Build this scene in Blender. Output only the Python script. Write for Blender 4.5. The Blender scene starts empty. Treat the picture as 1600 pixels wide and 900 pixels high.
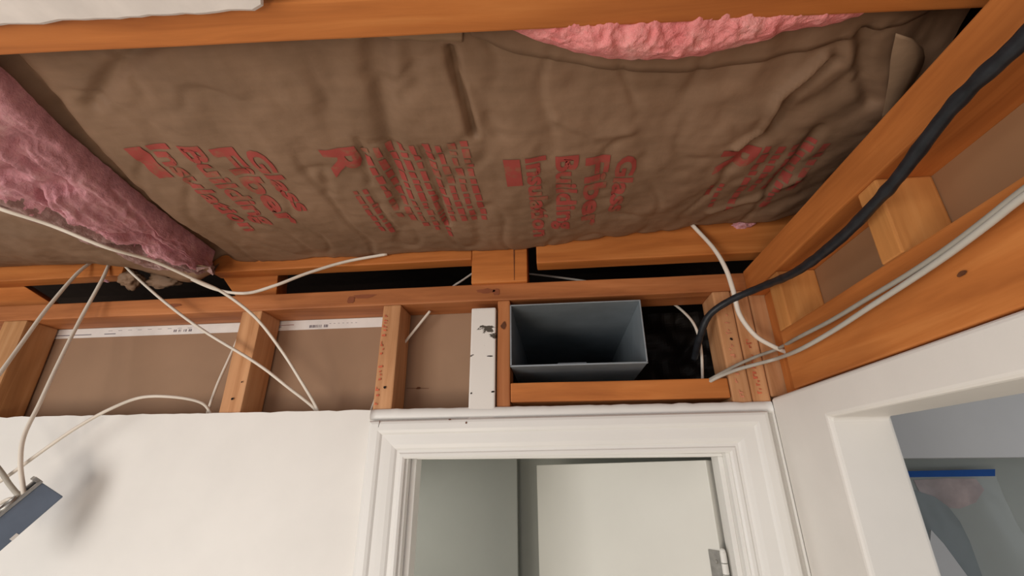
import bpy, bmesh, math, random
import numpy as np
from mathutils import Vector, Matrix, noise

random.seed(7)
H = 2.0                      # camera height; all heights below are given relative to it
S = bpy.context.scene
C = S.collection

# ------------------------------------------------------------------ camera
F = 698.0
def _n(v): return v / np.linalg.norm(v)
_Y = _n(np.array([76., 289., F]))
_Z = np.array([-10., -1670., F]); _Z = _n(_Z - _Y * (_Z @ _Y))
_X = np.cross(_Y, _Z)
M = np.stack([_X, _Y, _Z])   # world = M @ (right, down, forward)
cam = bpy.data.cameras.new('camera'); cam.sensor_fit = 'HORIZONTAL'; cam.sensor_width = 36.0
cam.lens = 36.0 * F / 1600.0; cam.clip_start = 0.02
co = bpy.data.objects.new('camera', cam); C.objects.link(co)
_r, _u, _b = M @ [1, 0, 0], M @ [0, -1, 0], M @ [0, 0, -1]
co.matrix_world = Matrix(((_r[0], _u[0], _b[0], 0), (_r[1], _u[1], _b[1], 0), (_r[2], _u[2], _b[2], H), (0, 0, 0, 1)))
S.camera = co
# measured points of the photograph turned into places of the room
def ray(u, v): return M @ np.array([u - 800., v - 450., F])
def py(u, v, d): r = ray(u, v); return r * d / r[1]
def px(u, v, d): r = ray(u, v); return r * d / r[0]
def pz(u, v, d): r = ray(u, v); return r * d / r[2]

# ------------------------------------------------------------------ world, lights, exposure
w = bpy.data.worlds.new('daylight'); S.world = w; w.use_nodes = True
w.node_tree.nodes['Background'].inputs[0].default_value = (0.93, 0.96, 1.0, 1)
w.node_tree.nodes['Background'].inputs[1].default_value = 0.55
def area(name, loc, aim, size, power, col, sy=None):
    l = bpy.data.lights.new(name, 'AREA'); l.energy = power; l.color = col
    l.shape = 'RECTANGLE'; l.size = size; l.size_y = sy or size
    o = bpy.data.objects.new(name, l); C.objects.link(o); o.location = loc
    o.rotation_euler = (Vector(aim) - Vector(loc)).to_track_quat('-Z', 'Y').to_euler()
    return o
area('window_light', (-2.0, -1.6, 1.35), (0.1, 1.0, 2.2), 1.3, 40, (1.0, 0.97, 0.93), 1.5)
area('warm_fill', (-0.7, -0.9, 1.0), (0.25, 0.9, 2.5), 0.5, 9, (1.0, 0.88, 0.74))  # added warm fill that brightens the right wall
area('closet_fill', (-0.75, 1.35, 1.95), (-0.3, 1.7, 0.6), 0.35, 2.2, (1.0, 0.97, 0.90))  # added unseen fill that brightens the closet walls
area('bath_fill', (3.2, 0.9, 1.9), (1.2, 1.6, 1.9), 0.9, 4, (0.86, 0.92, 1.0), 1.0)  # added unseen fill for the room beyond the opening
S.view_settings.view_transform = 'Standard'; S.view_settings.look = 'None'
S.view_settings.exposure = 0.0; S.view_settings.gamma = 1.0
S.view_settings.use_curve_mapping = False

# ------------------------------------------------------------------ materials
def mat(name, rough=0.7, spec=0.3):
    m = bpy.data.materials.new(name); m.use_nodes = True
    nt = m.node_tree; b = nt.nodes['Principled BSDF']
    b.inputs['Roughness'].default_value = rough; b.inputs['Specular IOR Level'].default_value = spec
    return m, nt, b
def ramp(nt, fac, stops):
    r = nt.nodes.new('ShaderNodeValToRGB'); e = r.color_ramp.elements
    while len(e) < len(stops): e.new(0.5)
    for k, (p, c) in enumerate(stops): e[k].position = p; e[k].color = (*c, 1)
    nt.links.new(fac, r.inputs[0]); return r.outputs[0]
def coords(nt, scale=(1, 1, 1), rnd=True):
    t = nt.nodes.new('ShaderNodeTexCoord'); mp = nt.nodes.new('ShaderNodeMapping')
    mp.inputs['Scale'].default_value = scale
    if rnd:
        oi = nt.nodes.new('ShaderNodeObjectInfo'); mu = nt.nodes.new('ShaderNodeMath'); mu.operation = 'MULTIPLY'
        mu.inputs[1].default_value = 37.0; nt.links.new(oi.outputs['Random'], mu.inputs[0])
        ad = nt.nodes.new('ShaderNodeVectorMath'); ad.operation = 'ADD'
        nt.links.new(t.outputs['Object'], ad.inputs[0]); nt.links.new(mu.outputs[0], ad.inputs[1])
        nt.links.new(ad.outputs[0], mp.inputs['Vector'])
    else: nt.links.new(t.outputs['Object'], mp.inputs['Vector'])
    return mp.outputs[0]
def noisen(nt, vec, scale, detail=4, rough=0.55, dist=0.0):
    n = nt.nodes.new('ShaderNodeTexNoise'); n.inputs['Scale'].default_value = scale
    n.inputs['Detail'].default_value = detail; n.inputs['Roughness'].default_value = rough
    n.inputs['Distortion'].default_value = dist
    nt.links.new(vec, n.inputs['Vector']); return n.outputs['Fac']
def bump(nt, b, h, strength, dist=0.002):
    bp = nt.nodes.new('ShaderNodeBump'); bp.inputs['Strength'].default_value = strength
    bp.inputs['Distance'].default_value = dist
    nt.links.new(h, bp.inputs['Height']); nt.links.new(bp.outputs[0], b.inputs['Normal'])
def mixc(nt, fac, a, bcol, mode='MIX'):
    m = nt.nodes.new('ShaderNodeMix'); m.data_type = 'RGBA'; m.blend_type = mode
    if isinstance(fac, float): m.inputs[0].default_value = fac
    else: nt.links.new(fac, m.inputs[0])
    for v, s in ((a, m.inputs[6]), (bcol, m.inputs[7])):
        if isinstance(v, tuple): s.default_value = (*v, 1)
        else: nt.links.new(v, s)
    return m.outputs[2]
def wood(name, axis, c0, c1, c2, rough=0.55):
    m, nt, b = mat(name, rough, 0.25)
    sc = [22, 22, 22]; sc[axis] = 1.6
    v = coords(nt, sc)
    n1 = noisen(nt, v, 1.6, 5, 0.6, 0.6)
    sc2 = [4, 4, 4]; sc2[axis] = 1.0
    n2 = noisen(nt, coords(nt, sc2), 2.0, 3, 0.5, 0.8)
    col = ramp(nt, n1, [(0.30, c0), (0.52, c1), (0.72, c2)])
    blotch = ramp(nt, n2, [(0.30, (0.72, 0.66, 0.62)), (0.62, (1.08, 1.05, 1.02))])
    nt.links.new(mixc(nt, 0.8, col, blotch, 'MULTIPLY'), b.inputs['Base Color'])
    bump(nt, b, n1, 0.25, 0.0015)
    return m
OR = ((0.42, 0.135, 0.032), (0.54, 0.185, 0.046), (0.62, 0.235, 0.065))
RD = ((0.36, 0.125, 0.042), (0.50, 0.185, 0.064), (0.58, 0.235, 0.090))
LT = ((0.50, 0.235, 0.10), (0.66, 0.345, 0.165), (0.74, 0.42, 0.22))
ORx, ORy, ORz = (wood('orange_wood_' + 'xyz'[k], k, *OR) for k in range(3))
RDx, RDz = wood('red_wood_x', 0, *RD), wood('red_wood_z', 2, *RD)
LTx, LTz = wood('pale_wood_x', 0, *LT), wood('pale_wood_z', 2, *LT)
def paint(name, col, var=0.05, rough=0.5, b_s=0.12, sc=6.0):
    m, nt, b = mat(name, rough, 0.3)
    v = coords(nt, (1, 1, 1))
    n1 = noisen(nt, v, sc, 4)
    lo = tuple(c * (1 - var) for c in col)
    nt.links.new(ramp(nt, n1, [(0.35, lo), (0.65, col)]), b.inputs['Base Color'])
    bump(nt, b, noisen(nt, v, 160, 3), b_s, 0.001)
    return m
WHITE = paint('white_wall_paint', (0.855, 0.82, 0.77))
TRIM = paint('white_gloss_trim', (0.85, 0.83, 0.79), 0.03, 0.32, 0.06)
GREYP = paint('grey_wall_paint', (0.60, 0.61, 0.56), 0.04)
DOORP = paint('off_white_door_paint', (0.80, 0.78, 0.72), 0.03, 0.4, 0.05)
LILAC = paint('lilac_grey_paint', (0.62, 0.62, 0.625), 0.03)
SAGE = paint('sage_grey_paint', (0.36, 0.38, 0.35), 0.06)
FLOORM = paint('floor_boards', (0.52, 0.40, 0.28), 0.2, 0.5, 0.1, 3)
def simple(name, col, rough=0.6, metal=0.0, var=0.12, sc=25, bs=0.1):
    m, nt, b = mat(name, rough, 0.3); b.inputs['Metallic'].default_value = metal
    v = coords(nt); n1 = noisen(nt, v, sc, 4)
    nt.links.new(ramp(nt, n1, [(0.3, tuple(c * (1 - var) for c in col)), (0.7, tuple(min(1, c * (1 + var)) for c in col))]), b.inputs['Base Color'])
    if bs: bump(nt, b, n1, bs, 0.001)
    return m
PANEL = simple('drywall_back_paper', (0.350, 0.215, 0.134), 0.85, 0, 0.06, 5)
PANELR = simple('drywall_back_paper_dark', (0.33, 0.175, 0.085), 0.85, 0, 0.06, 5)
TAPEW = simple('white_edge_tape', (0.80, 0.76, 0.72), 0.6, 0, 0.05)
INKG = simple('grey_ink', (0.20, 0.17, 0.19), 0.8)
INKR = simple('red_brown_ink', (0.30, 0.08, 0.07), 0.8)
STAMP = simple('red_stamp_ink', (0.62, 0.14, 0.07), 0.8, 0, 0.3, 90)
KNOT = simple('dark_knot', (0.13, 0.045, 0.018), 0.7, 0, 0.3, 120)
HOLE = simple('dark_hole', (0.015, 0.010, 0.008), 0.9)
CABW = simple('white_cable_sheath', (0.78, 0.70, 0.60), 0.45, 0, 0.05)
CABG = simple('grey_cable_sheath', (0.36, 0.33, 0.28), 0.5, 0, 0.08)
CABB = simple('black_cable_sheath', (0.018, 0.020, 0.024), 0.42, 0, 0.3, 60, 0.4)
DARKW = simple('dark_void_boards', (0.045, 0.028, 0.02), 0.9)  # near-black colour carries the darkness of the unlit void
BLUEB = simple('blue_box_plastic', (0.155, 0.195, 0.265), 0.5, 0, 0.08)
STEEL = simple('dull_steel', (0.42, 0.40, 0.37), 0.42, 0.85, 0.2, 60)
DUCTM = simple('galvanised_duct', (0.31, 0.35, 0.38), 0.5, 0.4, 0.12, 14)
TAPEB = simple('blue_painters_tape', (0.0, 0.075, 0.34), 0.6, 0, 0.05)
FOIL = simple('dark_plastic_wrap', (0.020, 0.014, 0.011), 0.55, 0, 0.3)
PLASTER = simple('torn_ceiling_plaster', (0.78, 0.72, 0.68), 0.8, 0, 0.08, 20, 0.3)
PINKP = simple('pinkish_bare_plaster', (0.46, 0.34, 0.33), 0.8, 0, 0.3, 12)
TEAL = simple('dark_teal_grey_panel', (0.145, 0.175, 0.18), 0.45, 0, 0.08)
# white paint that has chipped off a board
def chipped():
    m, nt, b = mat('chipped_white_paint', 0.55)
    v = coords(nt, (1, 1, 1.9), False)
    n1 = noisen(nt, v, 26, 6, 0.65)
    t = nt.nodes.new('ShaderNodeTexCoord'); sp = nt.nodes.new('ShaderNodeSeparateXYZ')
    nt.links.new(t.outputs['Object'], sp.inputs[0])
    band = ramp(nt, sp.outputs['Z'], [(0.0, (0, 0, 0)), (0.215, (0, 0, 0)), (0.235, (0.13, 0.13, 0.13)), (0.256, (0.17, 0.17, 0.17)), (0.268, (0, 0, 0))])
    ad = nt.nodes.new('ShaderNodeMath'); ad.operation = 'ADD'; nt.links.new(n1, ad.inputs[0]); nt.links.new(band, ad.inputs[1])
    mask = ramp(nt, ad.outputs[0], [(0.655, (0, 0, 0)), (0.672, (1, 1, 1))])
    nt.links.new(mixc(nt, mask, (0.80, 0.755, 0.70), (0.085, 0.07, 0.055)), b.inputs['Base Color'])
    return m
CHIP = chipped()
# kraft facing of the batts
def kraft(name, c0, c1):
    m, nt, b = mat(name, 0.62, 0.25)
    v = coords(nt, (1, 1, 1), False)
    n1 = noisen(nt, v, 5, 5, 0.6); n2 = noisen(nt, coords(nt, (1, 7, 1), False), 9, 4)
    base = ramp(nt, n1, [(0.32, c0), (0.68, c1)])
    nt.links.new(mixc(nt, 0.45, base, ramp(nt, n2, [(0.3, (0.78, 0.76, 0.74)), (0.7, (1.05, 1.04, 1.03))]), 'MULTIPLY'), b.inputs['Base Color'])
    bump(nt, b, noisen(nt, v, 45, 5), 0.3, 0.003)
    return m
KRAFT = kraft('kraft_paper', (0.205, 0.122, 0.072), (0.295, 0.180, 0.112))
KRAFT2 = kraft('kraft_paper_pale', (0.27, 0.17, 0.10), (0.37, 0.24, 0.15))
def printm():
    m, nt, b = mat('worn_red_print', 0.65, 0.2)
    v = coords(nt, (1, 1, 1), False)
    n1 = noisen(nt, v, 70, 4, 0.7); n2 = noisen(nt, v, 9, 3)
    ad = nt.nodes.new('ShaderNodeMath'); ad.operation = 'ADD'; nt.links.new(n1, ad.inputs[0]); nt.links.new(n2, ad.inputs[1])
    f = ramp(nt, ad.outputs[0], [(0.76, (0.15, 0.15, 0.15)), (1.05, (0.95, 0.95, 0.95))])
    nt.links.new(mixc(nt, f, (0.25, 0.148, 0.082), (0.36, 0.062, 0.052)), b.inputs['Base Color'])
    return m
PRINT = printm()
def pinkm(name, c0, c1, c2):
    m, nt, b = mat(name, 0.95, 0.05)
    v = coords(nt, (1, 1, 1), False)
    n1 = noisen(nt, v, 22, 6, 0.7); n2 = noisen(nt, v, 160, 4, 0.7)
    nt.links.new(ramp(nt, n1, [(0.3, c0), (0.52, c1), (0.75, c2)]), b.inputs['Base Color'])
    bump(nt, b, n2, 0.9, 0.004)
    b.inputs['Subsurface Weight'].default_value = 0.15
    b.inputs['Subsurface Radius'].default_value = (0.02, 0.008, 0.008)
    b.inputs['Subsurface Scale'].default_value = 0.3
    return m
PINK = pinkm('pink_fibreglass', (0.78, 0.22, 0.22), (0.86, 0.32, 0.31), (0.90, 0.46, 0.43))
PINKD = pinkm('dusty_pink_fibreglass', (0.44, 0.20, 0.22), (0.68, 0.33, 0.37), (0.80, 0.48, 0.49))
def plastic():
    m, nt, b = mat('clear_plastic_sheet', 0.28, 0.4)
    b.inputs['Base Color'].default_value = (0.62, 0.66, 0.66, 1); b.inputs['Alpha'].default_value = 0.20
    return m
PLASTIC = plastic()

# ------------------------------------------------------------------ builders
def link(name, me, m, parent=None, loc=(0, 0, 0), smooth=False):
    o = bpy.data.objects.new(name, me); C.objects.link(o)
    if m and not me.materials: me.materials.append(m)
    o.location = Vector(loc) + (Vector((0, 0, 0)) if parent else Vector((0, 0, H)))
    if parent: o.parent = parent
    if smooth:
        for p in me.polygons: p.use_smooth = True
    return o
def tag(o, label=None, cat=None, group=None, kind=None):
    if label: o['label'] = label
    if cat: o['category'] = cat
    if group: o['group'] = group
    if kind: o['kind'] = kind
    return o
def empty(name, loc):
    o = bpy.data.objects.new(name, None); C.objects.link(o); o.location = Vector(loc) + Vector((0, 0, H)); return o
def from_bm(name, bm, m, parent=None, loc=(0, 0, 0), smooth=False):
    me = bpy.data.meshes.new(name); bm.normal_update(); bm.to_mesh(me); bm.free()
    return link(name, me, m, parent, loc, smooth)
def bm_box(bm, a, b, bev=0.0, seg=2):
    r = bmesh.ops.create_cube(bm, size=1.0)
    vs = r['verts']
    for v in vs: v.co = Vector([a[k] + (v.co[k] + 0.5) * (b[k] - a[k]) for k in range(3)])
    if bev: bmesh.ops.bevel(bm, geom=list({e for v in vs for e in v.link_edges}), offset=bev, segments=seg, affect='EDGES', profile=0.6)
def box(name, x, y, z, m, bev=0.002, parent=None, wob=0.0):
    """a board: origin at the middle of its base; long boards get a little waviness"""
    c = ((x[0] + x[1]) / 2, (y[0] + y[1]) / 2, z[0])
    bm = bmesh.new()
    bm_box(bm, (x[0] - c[0], y[0] - c[1], 0), (x[1] - c[0], y[1] - c[1], z[1] - z[0]), bev)
    if wob:
        d = [x[1] - x[0], y[1] - y[0], z[1] - z[0]]; ax = d.index(max(d)); n = max(2, int(d[ax] / 0.05))
        lo = [-d[0] / 2, -d[1] / 2, 0][ax]
        nv = [0, 0, 0]; nv[ax] = 1
        for k in range(1, n):
            p = [0, 0, 0]; p[ax] = lo + d[ax] * k / n
            bmesh.ops.bisect_plane(bm, geom=bm.verts[:] + bm.edges[:] + bm.faces[:], plane_co=p, plane_no=nv)
        s = random.random() * 50
        for v in bm.verts:
            q = noise.noise_vector(Vector((v.co.x * 6 + s, v.co.y * 6, v.co.z * 6)))
            q[ax] = 0; v.co += q * wob
    return from_bm(name, bm, m, parent, c if not parent else (c[0] - parent.location.x, c[1] - parent.location.y, c[2] + H - parent.location.z))
def prism(name, poly, axis, lo, hi, m, parent=None, bev=0.0, loc=(0, 0, 0)):
    """extrude a polygon along a world axis"""
    bm = bmesh.new()
    def P(p, t):
        q = list(p); q.insert(axis, t); return q
    a = [bm.verts.new(P(p, lo)) for p in poly]; b = [bm.verts.new(P(p, hi)) for p in poly]
    bm.faces.new(a); bm.faces.new(b[::-1])
    n = len(poly); side = []
    for k in range(n): bm.faces.new((a[k], a[(k + 1) % n], b[(k + 1) % n], b[k]))
    bmesh.ops.recalc_face_normals(bm, faces=bm.faces)
    if bev: bmesh.ops.bevel(bm, geom=bm.edges[:], offset=bev, segments=3, affect='EDGES', profile=0.5)
    return from_bm(name, bm, m, parent, loc)
def spline(pts, n=10):
    pts = [np.array(p, float) for p in pts]
    P = [2 * pts[0] - pts[1]] + pts + [2 * pts[-1] - pts[-2]]
    out = []
    for k in range(1, len(P) - 2):
        a, b, c, d = P[k - 1:k + 3]
        for i in range(n):
            t = i / n
            out.append(0.5 * ((2 * b) + (c - a) * t + (2 * a - 5 * b + 4 * c - d) * t * t + (3 * b - a - 3 * c + d) * t ** 3))
    out.append(P[-2]); return out
def tube_bm(bm, pts, r, sides=10, flat=1.0, lump=0.0):
    rings = []; up = np.array([0.13, 0.31, 0.94])
    for k, p in enumerate(pts):
        t = pts[min(k + 1, len(pts) - 1)] - pts[max(k - 1, 0)]; t = t / (np.linalg.norm(t) + 1e-9)
        s = np.cross(t, up); s = s / (np.linalg.norm(s) + 1e-9); q = np.cross(s, t)
        rr = r * (1 + lump * noise.noise(Vector(p * 60.0)))
        rings.append([bm.verts.new(p + s * rr * math.cos(2 * math.pi * j / sides) + q * rr * flat * math.sin(2 * math.pi * j / sides)) for j in range(sides)])
    for a, b in zip(rings, rings[1:]):
        for j in range(sides): bm.faces.new((a[j], a[(j + 1) % sides], b[(j + 1) % sides], b[j]))
    bm.faces.new(rings[0][::-1]); bm.faces.new(rings[-1])
def cable(name, pts, r, m, label, cat='cable', group=None, flat=1.0, lump=0.0, parent=None, n=12):
    P = spline(pts, n); o0 = P[0]
    P = [p - o0 for p in P]
    bm = bmesh.new(); tube_bm(bm, P, r, 10, flat, lump)
    bmesh.ops.recalc_face_normals(bm, faces=bm.faces)
    o = from_bm(name, bm, m, None, o0, True)
    return tag(o, label, cat, group)
def grid_mesh(name, P, m, parent=None, smooth=True, solid=0.0):
    """P: array (nu, nv, 3)"""
    nu, nv, _ = P.shape
    f = [(i * nv + j, (i + 1) * nv + j, (i + 1) * nv + j + 1, i * nv + j + 1) for i in range(nu - 1) for j in range(nv - 1)]
    me = bpy.data.meshes.new(name); me.from_pydata([tuple(p) for p in P.reshape(-1, 3)], [], f); me.update()
    o = link(name, me, m, parent, (0, 0, 0), smooth)
    if solid:
        md = o.modifiers.new('thickness', 'SOLIDIFY'); md.thickness = solid; md.offset = 0
    return o
def interp(poly, n):
    """resample a 3-d polyline to n points by length"""
    poly = np.array(spline(poly, 8)); d = np.r_[0, np.cumsum(np.linalg.norm(np.diff(poly, axis=0), axis=1))]
    t = np.linspace(0, d[-1], n); return np.stack([np.interp(t, d, poly[:, k]) for k in range(3)], 1)
def disc_marks(name, items, m, parent):
    """flat marks on a piece: every knot and nail hole is a part, print stays one part; items are 3-d corners"""
    pl = parent.location.copy()
    if parent.parent: pl = pl + parent.parent.location
    sets = [[it] for it in items] if name in ('knot', 'nail_hole', 'paint_crack', 'nail_scar', 'split') else [items]
    for st in sets:
        bm = bmesh.new()
        for it in st: bm.faces.new([bm.verts.new(Vector(p) + Vector((0, 0, H)) - pl) for p in it])
        o = from_bm(name, bm, m, parent)
        if len(st) > 1: o['kind'] = 'stuff'
    return o
def blob(c, rx, rz, n=10, plane='y', j=0.25):
    out = []
    for k in range(n):
        a = 2 * math.pi * k / n; s = 1 + random.uniform(-j, j)
        dx, dz = rx * s * math.cos(a), rz * s * math.sin(a)
        out.append((c[0] + dx, c[1], c[2] + dz) if plane == 'y' else (c[0], c[1] - dx, c[2] + dz))
    return out

# ================================================================== the setting
WZ = 0.134                                            # top of the cut drywall
# back wall drywall around the door opening, with a slightly ragged cut top
def wall_back():
    bm = bmesh.new()
    xs = [-2.6] + [(-2.5 + 0.02 * k) for k in range(147)]
    xs = [x for x in xs if x < 0.443] + [0.443]
    top = []
    for x in xs:
        j = 0.0025 * noise.noise(Vector((x * 25, 0, 0))) + (0.002 * noise.noise(Vector((x * 90, 3, 0))))
        top.append(WZ + j)
    xl, xr, zh = -0.345, 0.352, 0.052
    outline = [(-2.6, -2.0), (xl, -2.0), (xl, zh), (xr, zh), (xr, -2.0), (0.443, -2.0)] + [(x, z) for x, z in zip(xs[::-1], top[::-1])]
    a = [bm.verts.new((x, 1.0, z)) for x, z in outline]; b = [bm.verts.new((x, 1.013, z)) for x, z in outline]
    bm.faces.new(a); bm.faces.new(b[::-1]); n = len(a)
    for k in range(n): bm.faces.new((a[k], b[k], b[(k + 1) % n], a[(k + 1) % n]))
    bmesh.ops.recalc_face_normals(bm, faces=bm.faces)
    return tag(from_bm('wall_back', bm, WHITE), 'white painted drywall cut off below the framing', None, None, 'structure')
wb = wall_back()
# white bead added above the door casing to make the shade line there
def cap():
    bm = bmesh.new(); n = 60; prof = [(0.0, 0.111), (-0.003, 0.112), (-0.006, 0.1165), (-0.006, 0.125), (-0.004, 0.132), (0.0, 0.135)]
    rings = []
    for k in range(n + 1):
        x = -0.418 + (0.442 + 0.418) * k / n; j = 0.0022 * noise.noise(Vector((x * 40, 9, 0)))
        rings.append([bm.verts.new((x, 0.9995 + py_, z + (j if z > 0.12 else 0))) for py_, z in prof])
    for a, b in zip(rings, rings[1:]):
        for i in range(len(prof) - 1): bm.faces.new((a[i], b[i], b[i + 1], a[i + 1]))
    bmesh.ops.recalc_face_normals(bm, faces=bm.faces)
    bm.faces.new(rings[0]); bm.faces.new(rings[-1][::-1])
    return tag(from_bm('trim_2', bm, TRIM, None, (0, 0, 0), True), 'rough white bead added above the door casing for its shade line', None, None, 'structure')
cap()
# right wall: pier by the corner and the boxed head of the opening
tag(prism('wall_right', [(-1.6, 0.142), (-1.6, 0.082), (0.811, 0.082), (0.811, -2.0), (1.0, -2.0), (1.0, 0.142)], 0, 0.443, 0.542, WHITE, None, 0.007),
    'white painted pier and boxed head of the wide opening', None, None, 'structure')
tag(box('trim_3', (0.4375, 0.4432), (0.9945, 1.0), (-2.0, 0.128), TRIM, 0.0025), 'white corner bead between back and right walls', None, None, 'structure')
tag(box('floor', (-4.0, 4.0), (-4.0, 4.0), (-2.05, -2.0), FLOORM, 0), 'timber floor of the room', None, None, 'structure')
# dark boards added to keep light out of the space above the ceiling
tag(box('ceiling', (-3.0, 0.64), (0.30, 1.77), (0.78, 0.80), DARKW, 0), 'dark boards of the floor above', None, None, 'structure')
tag(box('wall_blackout', (-3.0, 0.62), (1.75, 1.77), (0.10, 0.78), DARKW, 0), 'added dark boards keeping light out of the ceiling space', None, None, 'structure')
tag(box('wall_blackout_left', (-3.0, -2.98), (0.30, 1.75), (0.14, 0.78), DARKW, 0), 'added dark boards keeping light out at the left end of ceiling space', None, None, 'structure')
tag(box('wall_blackout_right', (0.62, 0.64), (-1.6, 1.75), (0.145, 0.78), DARKW, 0), 'added dark boards keeping light out above the right wall', None, None, 'structure')
tag(box('wall_blackout_front', (-3.0, 0.62), (0.285, 0.30), (0.52, 0.80), DARKW, 0), 'added dark boards keeping light out behind the near joist', None, None, 'structure')
# closet behind the door
tag(box('wall_closet', (-1.4, -0.17), (1.90, 1.9645), (-2.0, 0.10), GREYP, 0.004), 'grey closet wall left of the door leaf', None, None, 'structure')
tag(box('wall_closet_far', (-1.4, 0.62), (1.965, 2.0), (-2.0, 0.10), GREYP, 0), 'grey closet wall behind the door leaf', None, None, 'structure')
tag(box('wall_closet_left', (-1.42, -1.40), (1.013, 1.98), (-2.0, 0.10), GREYP, 0), 'grey left wall of the closet', None, None, 'structure')
tag(box('wall_closet_right', (0.62, 0.64), (1.0, 2.36), (-2.0, 0.10), GREYP, 0), 'grey right wall of the closet', None, None, 'structure')
tag(box('ceiling_closet', (-1.42, 0.64), (1.10, 2.36), (0.085, 0.10), GREYP, 0), 'grey ceiling of the closet', None, None, 'structure')
# room beyond the opening: a boxed head, a recess below it
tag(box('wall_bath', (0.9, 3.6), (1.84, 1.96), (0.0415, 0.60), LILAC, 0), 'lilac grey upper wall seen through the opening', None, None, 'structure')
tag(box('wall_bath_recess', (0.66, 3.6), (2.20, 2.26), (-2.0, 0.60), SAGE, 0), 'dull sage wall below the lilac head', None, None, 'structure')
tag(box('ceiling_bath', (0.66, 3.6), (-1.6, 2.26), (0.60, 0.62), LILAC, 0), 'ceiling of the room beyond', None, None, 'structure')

# door casing ------------------------------------------------------------
trim = tag(empty('trim_1', (0, 1.0, -2.0)), 'white moulded door casing with stepped profile', None, None, 'structure')
PROF = [(0.000, 0.000), (0.000, 0.008), (0.004, 0.011), (0.010, 0.011), (0.013, 0.0085), (0.018, 0.0085), (0.022, 0.012), (0.030, 0.0145),
        (0.042, 0.0155), (0.052, 0.016), (0.056, 0.0195), (0.062, 0.0215), (0.076, 0.0215), (0.081, 0.020), (0.084, 0.016), (0.084, 0.0)]
XL, XR, ZH = -0.330, 0.339, 0.033
def casing(name, path, outs):
    bm = bmesh.new(); rings = []
    for (x, z), (ox, oz) in zip(path, outs):
        rings.append([bm.verts.new((x + ox * wd, -d, z + oz * wd + 2.0)) for wd, d in PROF])
    a, b = rings
    for i in range(len(PROF) - 1): bm.faces.new((a[i], b[i], b[i + 1], a[i + 1]))
    bm.faces.new(a); bm.faces.new(b[::-1])
    bmesh.ops.recalc_face_normals(bm, faces=bm.faces)
    return from_bm(name, bm, TRIM, trim)
casing('head_casing', [(XL, ZH - 0.003), (XR, ZH + 0.003)], [(-0.99, 0.93), (1.02, 0.93)])
casing('side_casing', [(XL, ZH - 0.003), (XL, -2.0)], [(-0.99, 0.93), (-0.99, 0)])
casing('side_casing', [(XR, ZH + 0.003), (XR, -2.0)], [(1.02, 0.93), (1.02, 0)])
def jb(name, x, y, z): return box(name, x, y, z, TRIM, 0.0015, trim)
jb('jamb', (-0.345, -0.324), (1.0, 1.098), (-2.0, 0.052)); jb('jamb', (0.333, 0.352), (1.0, 1.098), (-2.0, 0.052))
jb('jamb', (-0.324, 0.333), (1.0, 1.098), (0.036, 0.052))
jb('door_stop', (-0.324, -0.312), (1.02, 1.060), (-2.0, 0.036)); jb('door_stop', (-0.312, 0.333), (1.02, 1.060), (0.0295, 0.036))
jb('door_stop', (0.323, 0.333), (1.02, 1.050), (-2.0, 0.0295))
# a short crack and chips in the paint of the casing corner
disc_marks('paint_crack', [[(-0.3885, 0.9785, 0.108), (-0.387, 0.9785, 0.108), (-0.3895, 0.9785, 0.094), (-0.3905, 0.9785, 0.094)],
                           blob((-0.232, 0.977, 0.1075), 0.0035, 0.0016), blob((-0.196, 0.977, 0.1005), 0.002, 0.0022)], KNOT, trim)
# door leaf, ajar into the closet ------------------------------------------
HX, HY = 0.322, 1.092
door = tag(empty('door_1', (HX, HY, -2.0)), 'off-white flush door standing ajar into the closet', None, None, 'structure')
EX, EY = -0.079, 1.60
door.rotation_euler.z = math.atan2(EY - HY, EX - HX)
L = math.hypot(EX - HX, EY - HY)
bm = bmesh.new(); bm_box(bm, (0.004, -0.034, 0.01), (L, 0.0, 2.0245), 0.002); from_bm('leaf', bm, DOORP, door)
def hinge(z0):
    bm = bmesh.new()
    bm_box(bm, (-0.003, 0.0002, z0), (0.030, 0.0030, z0 + 0.1), 0.0006)
    h = from_bm('hinge', bm, STEEL, door)
    bm = bmesh.new()
    for k in range(5):
        r = bmesh.ops.create_cone(bm, cap_ends=True, segments=12, radius1=0.0062, radius2=0.0062, depth=0.0185)
        bmesh.ops.translate(bm, verts=r['verts'], vec=(-0.007, 0.007, z0 + 0.01 + 0.02 * k))
    r = bmesh.ops.create_uvsphere(bm, u_segments=10, v_segments=6, radius=0.006); bmesh.ops.translate(bm, verts=r['verts'], vec=(-0.007, 0.007, z0 + 0.1005))
    from_bm('knuckle', bm, TRIM, h)
    for zz in (0.02, 0.05, 0.08):
        bm = bmesh.new(); r = bmesh.ops.create_cone(bm, cap_ends=True, segments=12, radius1=0.004, radius2=0.003, depth=0.002)
        bmesh.ops.rotate(bm, verts=r['verts'], matrix=Matrix.Rotation(-math.pi / 2, 3, 'X'))
        bmesh.ops.translate(bm, verts=r['verts'], vec=(0.014 + (0.006 if zz == 0.05 else 0), 0.0036, z0 + zz)); from_bm('screw', bm, STEEL, h)
hinge(1.75); hinge(0.25)

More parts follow.
